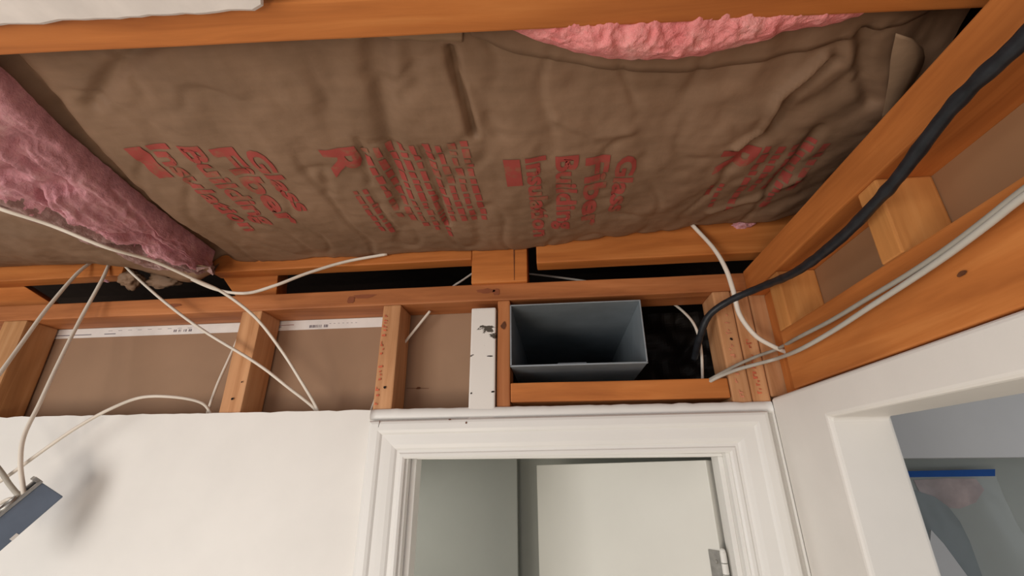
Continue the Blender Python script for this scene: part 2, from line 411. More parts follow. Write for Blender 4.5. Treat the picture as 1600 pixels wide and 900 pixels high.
# ================================================================== framing of the back wall
Y0, Y1 = 1.004, 1.086
PB, PT = 0.387, 0.431
tag(box('top_plate', (-2.0, 0.60), (Y0, 1.09), (PB, PT), RDx, 0.003, None, 0.0012), 'long reddish top plate running above all the studs', 'plate')
plate = bpy.data.objects['top_plate']
disc_marks('knot', [blob((-0.47, 1.0025, 0.413), 0.030, 0.006, 14), blob((-0.505, 1.0025, 0.405), 0.010, 0.010, 12), blob((-0.165, 1.0025, 0.413), 0.022, 0.006, 14), blob((-0.137, 1.0025, 0.409), 0.008, 0.009, 12),
                    blob((-0.99, 1.0025, 0.410), 0.02, 0.006)], simple('stain', (0.25, 0.075, 0.03), 0.7), plate)
def stud(x0, x1, label, m=LTz, zt=PB, y0=Y0, y1=Y1, z0=0.0, wob=0.0015):
    return tag(box('wall_stud', (x0, x1), (y0, y1), (z0, zt), m, 0.004, None, wob), label, 'stud', 'studs of the back wall')
stud(-1.475, -1.405, 'orange stud at the far left edge of the picture', wood('stud_wood_left', 2, (0.42, 0.20, 0.08), (0.55, 0.28, 0.12), (0.62, 0.34, 0.16)))
s1 = stud(-0.792, -0.738, 'rough stud crossed by white cables, between two long drywall bays')
s2 = stud(-0.419, -0.374, 'pale stud with a red ink stamp down its front edge')
disc_marks('nail_hole', [blob((-0.762, 1.001, 0.166), 0.003, 0.003), blob((-0.748, 1.001, 0.205), 0.002, 0.002)], HOLE, s1)
disc_marks('nail_hole', [blob((-0.393, 1.001, 0.184), 0.0035, 0.003)], HOLE, s2)
def stampmarks(x0, wid, z0, z1, y, seed, dens=1.0):
    rr = random.Random(seed); out = []; z = z0
    while z < z1:
        hgt = rr.uniform(0.004, 0.011); wv = wid * rr.uniform(0.25, 0.9); xo = rr.uniform(0, wid - wv)
        if rr.random() < 0.8 * dens:
            sl = rr.uniform(-0.002, 0.002)
            out.append([(x0 + xo, y, z), (x0 + xo + wv, y, z + sl), (x0 + xo + wv, y, z + sl + hgt * 0.45), (x0 + xo, y, z + hgt * 0.45)])
            if rr.random() < 0.6: out.append([(x0 + xo, y - 0.0001, z), (x0 + xo + wid * 0.16, y - 0.0001, z), (x0 + xo + wid * 0.16, y - 0.0001, z + hgt), (x0 + xo, y - 0.0001, z + hgt)])
        z += hgt + rr.uniform(0.001, 0.004)
    return out
disc_marks('red_stamp', stampmarks(-0.415, 0.011, 0.145, 0.362, 1.0012, 3), STAMP, s2)
# board painted white, paint chipped
wbrd = tag(box('painted_board', (-0.196, -0.137), (0.995, 1.082), (0.06, 0.367), CHIP, 0.004, None, 0.001), 'white painted board with chipped paint beside the duct bay', 'board')
wbrd.location.z += 0.0
disc_marks('nail_hole', [blob((-0.142, 0.9935, 0.167), 0.004, 0.002), blob((-0.150, 0.9935, 0.248), 0.008, 0.0015), blob((-0.19, 0.9935, 0.165), 0.002, 0.002)], HOLE, wbrd)
s3 = stud(-0.1345, -0.104, 'narrow orange stud with a knot, hard against the duct', RDz, z0=0.06)
disc_marks('knot', [blob((-0.119, 1.001, 0.322), 0.006, 0.010)], KNOT, s3)
tag(box('sill_block', (-0.1035, 0.366), (Y0, Y1), (0.145, 0.187), ORx, 0.003, None, 0.001), 'orange block lying under the duct opening', 'block')
a = stud(0.368, 0.4075, 'pale stud with a nail hole, right of the dark duct bay')
b = stud(0.4095, 0.4455, 'pale stud with faint red stamp, middle of the three at the corner', LTz, PB, Y0, Y1, 0.0)
c = stud(0.4480, 0.486, 'rightmost of the three studs packed together in the corner', LTz, PB, Y0, Y1, 0.146)
disc_marks('red_stamp', stampmarks(0.380, 0.012, 0.145, 0.34, 1.0012, 11, 0.7), simple('faded_stamp', (0.66, 0.25, 0.14), 0.8, 0, 0.3, 90), a)
disc_marks('nail_hole', [blob((0.389, 1.001, 0.272), 0.003, 0.003)], HOLE, a)
disc_marks('red_stamp', stampmarks(0.418, 0.012, 0.145, 0.33, 1.0012, 14, 0.9), STAMP, b)
# drywall of the room behind, its brown back showing between the studs
sheet = tag(box('drywall_sheet', (-2.0, -0.137), (1.091, 1.103), (0.102, 0.412), PANEL, 0), 'brown paper back of the drywall seen between the studs', 'drywall')
et = box('edge_tape', (-2.0, -0.42), (1.0898, 1.0908), (0.3595, 0.386), TAPEW, 0, sheet)
def marks(rr):
    out = []
    y = 1.0895
    def r(x0, x1, z0, z1): out.append([(x0, y, z0), (x1, y, z0), (x1, y, z1), (x0, y, z1)])
    for x0, x1 in ((-1.42, -1.30), (-1.26, -1.225)): r(x0, x1, 0.3668, 0.3692)
    r(-0.79, -0.735, 0.3685, 0.3705)
    for k in range(12):
        if rr.random() < 0.8: r(-1.05 + 0.005 * k, -1.05 + 0.005 * k + rr.uniform(0.0015, 0.004), 0.3665, 0.3735)
        if rr.random() < 0.85: r(-0.655 + 0.0045 * k, -0.655 + 0.0045 * k + rr.uniform(0.0015, 0.0038), 0.3640, 0.3715)
    for k in range(7): x = -0.60 + k * 0.012; r(x, x + 0.005, 0.3735, 0.3745)
    for k in range(9): x = -1.25 + k * 0.03; r(x, x + 0.012, 0.3765, 0.3775)
    return out
disc_marks('printed_mark', marks(random.Random(5)), INKG, et)
disc_marks('printed_mark', [[(-0.79, 1.0894, 0.3725), (-0.70, 1.0894, 0.3735), (-0.70, 1.0894, 0.3750), (-0.79, 1.0894, 0.3738)]], INKR, et)
disc_marks('nail_scar', [blob((-0.342, 1.0895, 0.196), 0.006, 0.003), [(-0.372, 1.0896, 0.1965), (-0.315, 1.0896, 0.1945), (-0.315, 1.0896, 0.1955), (-0.372, 1.0896, 0.1975)]], KNOT, sheet)
# joists, ledger and blocks above the plate
tag(box('ledger_board', (-0.905, -0.2005), (1.0, 1.04), (0.499, 0.62), ORx, 0.003, None, 0.001), 'orange ledger board under the insulation, left of the block', 'board')
tag(box('ledger_board', (-0.036, 0.62), (0.985, 1.03), (0.474, 0.62), ORx, 0.003, None, 0.001), 'orange ledger board under the insulation, right of the block', 'board')
tag(box('ledger_board', (-2.2, -1.17), (1.0, 1.04), (0.505, 0.62), ORx, 0.003, None, 0.001), 'orange ledger board at the far left above the dark gap', 'board')
tag(box('blocking', (-0.199, -0.060), (0.996, 1.09), (0.4315, 0.575), ORx, 0.003, None, 0.001), 'square orange block standing on the top plate', 'block')
disc_marks('split', [[(-0.0925, 0.9945, 0.435), (-0.0915, 0.9945, 0.435), (-0.0905, 0.9945, 0.53), (-0.0935, 0.9945, 0.53)]], KNOT, bpy.data.objects['blocking'])
# slanted brace on the plate
o = tag(prism('brace', [(-0.955, 0.56), (-0.84, 0.4315), (-0.735, 0.4315), (-0.75, 0.56)], 1, 1.0425, 1.09, ORx, None, 0.002), 'slanted orange brace at the end of the dark gap', 'brace')
tag(prism('brace', [(-1.75, 0.56), (-1.75, 0.4315), (-1.37, 0.4315), (-1.62, 0.56)], 1, 1.0425, 1.09, ORx, None, 0.002), 'wedge of orange timber behind the plate at far left', 'brace')
# near joist at the top of the picture
nj = tag(box('ceiling_joist', (-1.6, 0.62), (-0.025, 0.025), (0.0, 0.14), ORx, 0.003, None, 0.001), 'orange ceiling joist across the top of the picture', 'joist')
nj.location = (nj.location.x, 0.334, H + 0.5); nj.rotation_euler.z = math.radians(3.0)
# the remains of the plaster ceiling on the near side of it
def plaster():
    bm = bmesh.new(); n = 90; top = []; bot = []
    rows = []
    for k in range(n + 1):
        x = -1.5 + 1.215 * k / n
        e = 0.3335 + 0.043 * x + 0.0035 * noise.noise(Vector((x * 30, 1, 0))) + 0.002 * noise.noise(Vector((x * 90, 4, 0)))
        if x > -0.315: e -= 0.05 * (x + 0.315) / 0.03
        rows.append([bm.verts.new((x, y, z)) for y, z in ((-0.6, 0.488), (e - 0.004, 0.488), (e, 0.491), (e - 0.002, 0.499), (-0.6, 0.499))])
    for a_, b_ in zip(rows, rows[1:]):
        for i in range(5): bm.faces.new((a_[i], b_[i], b_[(i + 1) % 5], a_[(i + 1) % 5]))
    bm.faces.new(rows[0]); bm.faces.new(rows[-1][::-1])
    bmesh.ops.recalc_face_normals(bm, faces=bm.faces)
    return tag(from_bm('ceiling_plaster', bm, PLASTER), 'torn edge of the old white ceiling below the near joist', None, None, 'structure')
plaster()

# ================================================================== framing of the right wall
XF = 0.447
tag(box('header_beam', (XF, 0.53), (-1.2, 0.905), (0.144, 0.257), ORy, 0.003, None, 0.001), 'wide orange header beam above the white opening head', 'beam')
hb = bpy.data.objects['header_beam']
disc_marks('knot', [blob((XF - 0.0016, 0.492, 0.199), 0.006, 0.003, 12, 'x')], KNOT, hb)
tag(box('upper_plate', (XF - 0.003, 0.535), (-1.2, 1.0), (0.371, 0.432), ORy, 0.003, None, 0.001), 'long orange plate above the short studs of the right wall', 'plate')
def rstud(y0, y1, label, x0=XF, x1=0.52, z0=0.2575, m=ORz): return tag(box('short_stud', (x0, x1), (y0, y1), (z0, 0.3705), m, 0.003, None, 0.001), label, 'stud', 'short studs of the right wall')
ORL = wood('orange_wood_bright', 2, (0.52, 0.21, 0.06), (0.64, 0.28, 0.085), (0.70, 0.33, 0.11))
rstud(0.862, 0.905, 'short orange stud of the right wall nearest the corner', m=ORL)
rstud(0.557, 0.597, 'short orange stud of the right wall behind the black cable', m=ORL)
rstud(0.17, 0.212, 'short orange stud of the right wall nearest the camera', m=ORL)
tag(box('corner_post', (0.478, 0.545), (0.9065, 1.001), (0.146, 0.3705), ORz, 0.004, None, 0.001), 'upright post in the corner behind the three studs', 'post')
sh2 = tag(box('drywall_sheet', (0.5315, 0.545), (-1.2, 0.92), (0.2575, 0.3705), PANELR, 0), 'brown drywall back seen in the openings of the right wall', 'drywall')
sh2.location.x -= 0.0115 - 0.0005

# ================================================================== insulation
def poly_dist(X, Y, pts):
    d = np.full(X.shape, 9.0)
    for (ax, ay), (bx, by) in zip(pts, pts[1:]):
        vx, vy = bx - ax, by - ay; t = np.clip(((X - ax) * vx + (Y - ay) * vy) / (vx * vx + vy * vy + 1e-9), 0, 1)
        d = np.minimum(d, np.hypot(X - ax - t * vx, Y - ay - t * vy))
    return d
ZB = 0.53
def xy(pts): return [tuple(pz(u, v, ZB)[:2]) for u, v in pts]
CREASE = [  # polyline, width, depth (+ is a valley going up)
    (xy([(262, 52), (215, 90), (170, 125), (140, 170)]), 0.011, 0.013),
    (xy([(592, 75), (597, 160), (615, 240), (628, 310)]), 0.016, 0.014),
    (xy([(574, 75), (575, 120)]), 0.012, 0.008),
    (xy([(640, 85), (650, 130), (630, 150)]), 0.014, 0.007),
    (xy([(704, 85), (712, 120), (728, 160), (741, 205)]), 0.006, 0.020),
    (xy([(515, 120), (518, 200)]), 0.02, 0.006),
    (xy([(765, 180), (778, 205)]), 0.012, 0.006),
    (xy([(1290, 90), (1262, 115), (1215, 150), (1190, 200), (1150, 222)]), 0.008, -0.011),
    (xy([(1300, 100), (1240, 150), (1210, 195)]), 0.008, 0.012),
    (xy([(1352, 55), (1345, 110), (1360, 160)]), 0.010, 0.012),
    (xy([(1330, 60), (1335, 120)]), 0.008, -0.007),
    (xy([(1280, 200), (1240, 250), (1200, 300)]), 0.010, 0.010),
    (xy([(1180, 215), (1140, 260)]), 0.012, 0.009),
    (xy([(1245, 275), (1180, 310), (1110, 330)]), 0.010, -0.008),
    (xy([(480, 258), (505, 255), (515, 290)]), 0.010, 0.006),
    (xy([(660, 225), (680, 270), (700, 340)]), 0.006, 0.007),
    (xy([(560, 215), (580, 280)]), 0.006, 0.006),
    (xy([(590, 310), (620, 350)]), 0.006, 0.006),
    (xy([(870, 180), (930, 205), (985, 200)]), 0.010, -0.005),
    (xy([(330, 160), (360, 230), (420, 300)]), 0.03, 0.006),
    (xy([(900, 130), (1050, 150), (1130, 130)]), 0.02, 0.006),
    (xy([(-60, 75), (15, 135), (95, 212), (175, 280), (255, 345), (340, 402)]), 0.030, 0.045),
]
far = np.array([py(u, v, d) for u, v, d in ((-200, 425, 1.0), (250, 415, 1.0), (340, 412, 1.0), (600, 398, 0.995), (760, 391, 0.99), (860, 384, 0.985), (1000, 366, 0.975), (1090, 352, 0.965), (1200, 343, 0.95), (1320, 320, 0.95))])
def nz(x, y, s, k=0.0): return noise.noise(Vector((x * s, y * s, k)))
def batt_z(X, Y):
    """height of the kraft face"""
    fy = np.interp(X, far[:, 0], far[:, 1]); fz = np.interp(X, far[:, 0], far[:, 2])
    t = np.clip((Y - 0.36) / (fy - 0.36), 0, 1)
    z = 0.548 * (1 - t) + fz * t - 0.020 * np.sin(np.pi * t) ** 0.8
    z = z + 0.05 * np.clip((X - 0.44) / 0.1, 0, 1) ** 2 * np.clip((0.56 - Y) / 0.12, 0, 1)
    for pts, wd, dp in CREASE: z = z + dp * np.exp(-(poly_dist(X, Y, pts) / wd) ** 2)
    sh = X.shape; xs, ys = X.ravel(), Y.ravel()
    nn = np.array([0.0075 * nz(a_, b_, 5) + 0.0035 * nz(a_, b_ * 0.6, 17, 3) + 0.0014 * nz(a_, b_, 48, 7) + 0.0040 * max(0.0, 0.12 - abs(nz(a_, b_ * 0.7, 9, 11))) / 0.12 for a_, b_ in zip(xs, ys)])
    wr = np.array([nz((a_ * 0.75 + b_ * 0.66), (b_ * 0.75 - a_ * 0.66) * 0.25, 24, 5) for a_, b_ in zip(xs, ys)])
    wr = 0.006 * wr * np.clip((xs - 0.15) / 0.2, 0, 1)
    z = z + (nn + wr).reshape(sh)
    return z
batt = tag(empty('insulation_batt', (0.0, 0.7, 0.52)), 'large kraft-faced insulation batt with red print filling the joist bay', 'insulation')
def sub(me_obj):                                        # shift a mesh built in room coordinates under the batt
    me_obj.data.transform(Matrix.Translation(-batt.location + Vector((0, 0, H)))); return me_obj
nu, nv = 300, 130
U = np.linspace(-1.02, 0.575, nu); X = np.repeat(U[:, None], nv, 1)
FY = np.interp(U, far[:, 0], far[:, 1])
T = np.linspace(0, 1, nv)[None, :]
Y = 0.36 + (FY[:, None] + 0.004 * np.array([nz(u, 0, 20) for u in U])[:, None] - 0.36) * T
Z = batt_z(X, Y)
P = np.stack([X, Y, Z], 2)
lip = P[:, -1:, :] + np.array([0, 0.012, 0.035]); near = P[:, :1, :] + np.array([0, -0.01, 0.05])
P = np.concatenate([near, P, lip], 1)
sub(grid_mesh('kraft_facing', P, KRAFT, batt))
# pink body of the batt above the paper
Pb = P.copy(); Pb[:, :, 2] += 0.035
body = grid_mesh('fibreglass_body', Pb[::3, 2:-6:3], PINKD, batt); sub(body)
md = body.modifiers.new('thick', 'SOLIDIFY'); md.thickness = 0.09; md.offset = 1
# the stapling flange folded along the near side
def band(name, low, high, m, zoff, n=90):
    a_ = interp([np.r_[pz(u, v, ZB)[:2], 0] for u, v in low], n); b_ = interp([np.r_[pz(u, v, ZB)[:2], 0] for u, v in high], n)
    Q = np.stack([a_ * (1 - t) + b_ * t for t in np.linspace(0, 1, 8)], 1)
    Q[:, :, 2] = batt_z(Q[:, :, 0], Q[:, :, 1]) - zoff
    Q[:, 0, 2] += zoff * 0.2
    o = grid_mesh(name, Q, m, batt, True, 0.0008); sub(o); return o
band('paper_flange', [(505, 66), (560, 70), (640, 69), (722, 70)], [(490, 32), (560, 26), (640, 20), (725, 14)], KRAFT2, 0.004)
band('paper_flange', [(735, 60), (790, 80), (860, 92), (960, 108), (1060, 112), (1160, 102), (1260, 82), (1350, 55), (1485, 32)],
     [(735, 10), (790, 10), (860, 20), (960, 30), (1060, 35), (1160, 25), (1260, 10), (1350, 2), (1485, -10)], KRAFT, 0.005)
# peeled paper at the right end
pe = [[(1400, 52), (1392, 90), (1388, 130), (1378, 185)], [(1425, 60), (1430, 90), (1420, 120), (1392, 180)], [(1442, 75), (1444, 95), (1430, 125), (1400, 170)]]
cols = [interp([np.r_[pz(u, v, 0.516 + 0.005 * k)] for u, v in row], 24) for k, row in enumerate(pe)]
Q = np.stack(cols, 1); o = grid_mesh('peeled_paper', Q, KRAFT2, batt, True, 0.001); sub(o)
# printed words ------------------------------------------------------------
def printed(words, name='printed_words'):
    """words: (text, x of baseline, y start, y end, letter height) running away from the camera; first line at the right"""
    bm = bmesh.new()
    for text, xb, ya, yb, hgt in words:
        if text is None:                               # plain block
            vs = [bm.verts.new(p) for p in ((xb, ya, 0), (xb + hgt, ya, 0), (xb + hgt, yb, 0), (xb, yb, 0))]; bm.faces.new(vs); continue
        cu = bpy.data.curves.new('t', 'FONT'); cu.body = text; cu.size = 1.0; cu.offset = 0.034; cu.resolution_u = 3
        to = bpy.data.objects.new('t', cu); C.objects.link(to); bpy.context.view_layer.update()
        me = bpy.data.meshes.new_from_object(to); bpy.data.objects.remove(to); bpy.data.curves.remove(cu)
        vs = np.array([v.co[:] for v in me.vertices]); x0, x1 = vs[:, 0].min(), vs[:, 0].max()
        idx = [bm.verts.new((xb + v[1] / 0.72 * hgt, ya + (v[0] - x0) / (x1 - x0) * (yb - ya), 0)) for v in vs]
        for p in me.polygons:
            try: bm.faces.new([idx[k] for k in p.vertices])
            except ValueError: pass
        bpy.data.meshes.remove(me)
    bm.verts.ensure_lookup_table()
    xs = [v.co.x for v in bm.verts]; ys = [v.co.y for v in bm.verts]
    for ax, lo, hi in ((0, min(xs), max(xs)), (1, min(ys), max(ys))):
        n_ = max(2, int((hi - lo) / 0.007))
        for k in range(1, n_):
            p = [0, 0, 0]; p[ax] = lo + (hi - lo) * k / n_; no = [0, 0, 0]; no[ax] = 1
            bmesh.ops.bisect_plane(bm, geom=bm.verts[:] + bm.edges[:] + bm.faces[:], plane_co=p, plane_no=no)
    vx = np.array([v.co.x for v in bm.verts]); vy = np.array([v.co.y for v in bm.verts])
    zz = batt_z(vx, vy) - 0.0013
    for v, z in zip(bm.verts, zz): v.co.z = z
    bmesh.ops.recalc_face_normals(bm, faces=bm.faces)
    me = bpy.data.meshes.new(name); bm.to_mesh(me); bm.free()
    o = link(name, me, PRINT, batt, (0, 0, 0), True); sub(o); return o
def groupA(dx, dy=0.0):
    return [(None, -0.078 + dx, 0.640 + dy, 0.718 + dy, 0.030), ('Insulation', -0.037 + dx, 0.640 + dy, 0.915 + dy, 0.036), ('Building', 0.017 + dx, 0.645 + dy, 0.890 + dy, 0.040),
            ('Fiber', 0.071 + dx, 0.655 + dy, 0.895 + dy, 0.042), ('Glass', 0.127 + dx, 0.660 + dy, 0.845 + dy, 0.036)]
def dashes(x0, x1, y0, y1, rows, seed):
    rr = random.Random(seed); out = []
    for k in range(rows):
        x = x0 + (x1 - x0) * k / rows; y = y0 + rr.uniform(0, 0.01)
        ye = y1 - rr.uniform(0, 0.11)
        while y < ye:
            l = rr.uniform(0.008, 0.028); out.append((None, x + rr.uniform(0, 0.002), y, y + l, (x1 - x0) / rows * rr.uniform(0.4, 0.62))); y += l + rr.uniform(0.003, 0.008)
    return out
for wd in groupA(0.0) + groupA(-0.655, -0.085): printed([wd], 'printed_word' if wd[0] else 'printed_block')
printed([('R', -0.392, 0.588, 0.66, 0.062)], 'printed_word')
printed(dashes(-0.385, -0.345, 0.70, 0.88, 2, 9), 'printed_small_text')['kind'] = 'stuff'
printed(dashes(-0.325, -0.125, 0.59, 0.905, 9, 2), 'printed_small_text')['kind'] = 'stuff'
printed([('R', 0.312, 0.665, 0.735, 0.062)], 'printed_word')
printed(dashes(0.318, 0.358, 0.77, 0.92, 2, 8), 'printed_small_text')['kind'] = 'stuff'
printed(dashes(0.378, 0.50, 0.66, 0.88, 5, 4), 'printed_small_text')['kind'] = 'stuff'

# pink fibreglass ----------------------------------------------------------
def fluff(Q, amp, seed, out=np.array([0.1, -0.5, -0.85])):
    n1, n2, _ = Q.shape; R = Q.copy()
    for i in range(n1):
        for j in range(n2):
            p = Q[i, j]; e = math.sin(math.pi * i / (n1 - 1)) ** 0.3 * math.sin(math.pi * j / (n2 - 1)) ** 0.3
            a_ = noise.fractal(Vector(p * 22) + Vector((seed, 0, 0)), 0.8, 2.2, 6) + 0.5 * noise.noise(Vector(p * 90)) + 0.3 * noise.noise(Vector(p * 220))
            R[i, j] = p + out * amp * a_ * e + np.array([noise.noise(Vector(p * 60) + Vector((3, seed, 0))), noise.noise(Vector(p * 60) + Vector((9, seed, 0))), 0]) * amp * 0.35
    return R
# roll of fibre pushed out above the flange, below the near joist
low = interp([pz(u, v, 0.515) for u, v in ((700, 12), (735, 30), (790, 44), (850, 66), (910, 84), (970, 92), (1030, 93), (1090, 88), (1140, 76), (1190, 64), (1235, 48), (1290, 40), (1340, 26))], 170)
rows = []
for t in np.linspace(0, 1, 44):
    a_ = math.pi * t * 0.95; top = np.stack([low[:, 0], np.full(170, 0.352) + 0.05 * low[:, 0], np.full(170, 0.545)], 1)
    c_ = low * (1 - t) + top * t; wdt = (low[:, 1] - top[:, 1]).clip(0.004)
    c_[:, 2] -= 0.42 * wdt * math.sin(math.pi * t) ; rows.append(c_)
lowb = low.copy(); lowb[:, 2] += 0.035; lowb[:, 1] -= 0.004
Q = np.stack([lowb] + rows, 1)
tag(grid_mesh('fibreglass_roll', fluff(Q, 0.0085, 2), PINK), 'bright pink fibreglass bulging out below the near joist', 'insulation')
# dusty pink end of the next batt at the left
A_ = interp([pz(u, v, 0.522) for u, v in ((-140, 20), (-60, 88), (0, 140), (80, 214), (160, 280), (240, 343), (332, 408))], 130)
B_ = interp([pz(u, v, 0.474) for u, v in ((-140, 285), (-60, 312), (0, 330), (60, 348), (110, 368), (170, 390), (240, 415), (330, 418))], 130)
rows = []
for t in np.linspace(0, 1, 80):
    c_ = A_ * (1 - t) + B_ * t; c_[:, 2] -= 0.035 * math.sin(math.pi * t) ** 0.7; c_[:, 0] += 0.012 * math.sin(math.pi * t); rows.append(c_)
Q = np.stack([A_ + np.array([0.0, 0, 0.03])] + rows, 1)
lb = empty('torn_batt', (-1.0, 0.75, 0.48)); tag(lb, 'second batt at left with its dusty pink torn end hanging lower', 'insulation')
def subl(o): o.data.transform(Matrix.Translation(-lb.location + Vector((0, 0, H)))); return o
n1, n2, _ = Q.shape
for i in range(n1):
    for j in range(n2):
        t = j / (n2 - 1); e = math.sin(math.pi * t) ** 0.6
        f_ = noise.fractal(Vector((i * 0.016, t * 5.5, 2.0)), 0.9, 2.1, 4); g_ = abs(noise.noise(Vector((i * 0.024 + 7, t * 4.0 + 0.02 * i, 5.0))))
        Q[i, j] += np.array([0.25, -0.35, -0.9]) * e * (0.020 * f_ - 0.030 * max(0, 0.16 - g_) / 0.16)
te = subl(grid_mesh('torn_end', fluff(Q, 0.010, 6), PINKD, lb))
te.data.materials.append(pinkm('grey_dusty_fibre', (0.22, 0.13, 0.11), (0.36, 0.22, 0.20), (0.50, 0.32, 0.29)))
for k, p in enumerate(te.data.polygons):                # soiled fibre along the lower lip of the tear
    i, j = divmod(k, n2 - 1)
    if j / n2 > 0.66 - 0.30 * (i / n1) ** 3 + 0.10 * noise.noise(Vector((i * 0.12, 3, 0))) + 0.05 * noise.noise(Vector((i * 0.5, j * 0.3, 1))): p.material_index = 1
E_ = interp([py(u, v, 0.99) for u, v in ((-140, 424), (0, 418), (60, 414), (130, 412), (190, 415), (250, 430), (300, 440), (335, 424))], 130)
rows = []
for t in np.linspace(0, 1, 40):
    c_ = (B_ + np.array([0, 0, 0.004])) * (1 - t) + E_ * t; c_[:, 2] -= 0.012 * math.sin(math.pi * t)
    c_[:, 2] += np.array([0.006 * nz(p[0], p[1], 14, 2) + 0.002 * nz(p[0], p[1], 50, 2) for p in c_]); rows.append(c_)
rows.append(E_ + np.array([0, 0.01, 0.03]))
subl(grid_mesh('kraft_facing', np.stack(rows, 1), KRAFT, lb))
# scraps of insulation in the gap
def scrap(u, v, d, sx, sz, m, label):
    c_ = py(u, v, d); bm = bmesh.new(); bmesh.ops.create_icosphere(bm, subdivisions=4, radius=1.0)
    for q in bm.verts:
        n_ = q.co.normalized(); q.co = Vector((n_.x * sx, n_.y * 0.02, n_.z * sz)) * (1 + 0.35 * noise.fractal(n_ * 1.8 + Vector((u, 0, 0)), 0.8, 2.1, 5))
    tag(from_bm('insulation_scrap', bm, m, None, c_, True), label, 'insulation', 'scraps in the gap over the plate')
scrap(165, 432, 1.03, 0.034, 0.014, PINKD, 'small pinkish scrap of insulation in the gap at far left')
scrap(205, 437, 1.02, 0.030, 0.024, KRAFT, 'torn brown paper scrap in the gap behind the leaning cable')
scrap(255, 438, 1.05, 0.050, 0.022, KRAFT, 'larger dull scrap hanging into the gap below the torn batt')
scrap(1160, 352, 0.985, 0.025, 0.010, PINKD, 'dark tuft of insulation at the right end of the ledger')

# ================================================================== duct and the dark bay
duct = tag(empty('air_duct', (0.05, 1.0, 0.222)), 'open rectangular galvanised duct end between the studs', 'duct')
dx0, dx1, dz0, dz1, dy0, dy1 = -0.1015, 0.2005, 0.222, 0.369, 0.992, 1.74
def duct_panel(name, a_, b_):
    bm = bmesh.new(); bm_box(bm, [a_[k] - (0.05, 1.0, 0.222)[k] for k in range(3)], [b_[k] - (0.05, 1.0, 0.222)[k] for k in range(3)], 0.0004, 1)
    return from_bm(name, bm, DUCTM, duct)
th = 0.0016
duct_panel('duct_side', (dx0, dy0, dz0), (dx0 + th, dy1, dz1)); duct_panel('duct_side', (dx1 - th, dy0, dz0), (dx1, dy1, dz1))
duct_panel('duct_top', (dx0 + th, dy0, dz1 - th), (dx1 - th, dy1, dz1)); duct_panel('duct_bottom', (dx0 + th, dy0, dz0), (dx1 - th, dy1, dz0 + th))
bm = bmesh.new()
for a_, b_ in (((dx0 - 0.001, dy0 - 0.001, dz0 - 0.001), (dx1 + 0.001, dy0 + 0.004, dz0 + 0.003)), ((dx0 - 0.001, dy0 - 0.001, dz1 - 0.002), (dx1 + 0.001, dy0 + 0.004, dz1 + 0.001)),
               ((dx0 - 0.001, dy0 - 0.001, dz0), (dx0 + 0.0025, dy0 + 0.004, dz1)), ((dx1 - 0.0025, dy0 - 0.001, dz0), (dx1 + 0.001, dy0 + 0.004, dz1))):
    bm_box(bm, [a_[k] - (0.05, 1.0, 0.222)[k] for k in range(3)], [b_[k] - (0.05, 1.0, 0.222)[k] for k in range(3)], 0.0008, 1)
from_bm('folded_rim', bm, DUCTM, duct)
duct_panel('glint_tab', (0.005, 1.10, dz0 + th), (0.075, 1.103, dz0 + 0.030))  # small tab added for the patch of reflected light inside the duct
# crumpled dark plastic deep in the bay
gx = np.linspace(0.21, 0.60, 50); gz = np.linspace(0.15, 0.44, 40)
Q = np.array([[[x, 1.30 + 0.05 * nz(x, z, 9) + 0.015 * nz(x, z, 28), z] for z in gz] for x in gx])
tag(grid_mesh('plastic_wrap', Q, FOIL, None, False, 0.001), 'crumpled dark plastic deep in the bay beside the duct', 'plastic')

# ================================================================== cables
RW = 0.0042
cable('white_cable', [py(-60, 303, 0.53), py(0, 326, 0.55), py(80, 352, 0.60), py(165, 386, 0.66), py(240, 408, 0.74), py(305, 437, 0.82), py(350, 458, 0.87), py(400, 497, 0.92), py(440, 548, 0.965), py(470, 595, 0.985), py(495, 638, 1.02), py(500, 660, 1.04)], RW * 1.05, CABW,
      'long white cable sweeping from the upper left edge down into the wall', group='white cables', flat=0.75)
cable('white_cable', [py(280, 425, 0.99), py(300, 437, 0.96), py(340, 453, 0.93), py(385, 458, 0.925), py(430, 446, 0.93), py(480, 427, 0.95), py(540, 409, 0.975), py(605, 397, 0.99)], RW, CABW,
      'white cable sagging below the ledger and tucked behind the batt', group='white cables', flat=0.8)
cable('white_cable', [py(195, 415, 1.0), py(212, 432, 0.98), py(260, 474, 0.96), py(320, 518, 0.965), py(400, 567, 0.98), py(450, 605, 0.99), py(490, 637, 1.02), py(498, 655, 1.04)], RW * 0.85, CABW,
      'thin white cable running diagonally across the stud into the wall', group='white cables')
cable('white_cable', [py(145, 408, 1.0), py(118, 430, 0.97), py(72, 484, 0.93), py(35, 535, 0.90), py(0, 583, 0.87), py(-60, 660, 0.84)], RW, CABW,
      'white cable slanting down and out of the left edge', group='white cables')
cable('white_cable', [py(172, 410, 1.0), py(158, 440, 0.98), py(125, 500, 0.96), py(90, 570, 0.93), py(62, 630, 0.91), py(38, 680, 0.895), py(32, 720, 0.89), py(36, 762, 0.89), py(38, 775, 0.89)], RW, CABW,
      'white cable dropping from the gap into the blue box', group='white cables')
cable('white_cable', [py(336, 665, 1.04), py(328, 643, 1.02), py(312, 628, 1.0), py(270, 620, 0.97), py(220, 621, 0.95), py(170, 640, 0.93), py(120, 668, 0.92), py(70, 702, 0.91), py(15, 742, 0.90), py(-30, 772, 0.90)], RW * 0.85, CABW,
      'white cable arching over the cut drywall toward the blue box', group='white cables')
cable('white_cable', [py(322, 655, 1.04), py(327, 636, 1.035), py(340, 600, 1.035), py(358, 560, 1.04), py(378, 515, 1.05)], RW * 0.8, CABW,
      'short white cable rising behind the left stud', group='white cables')
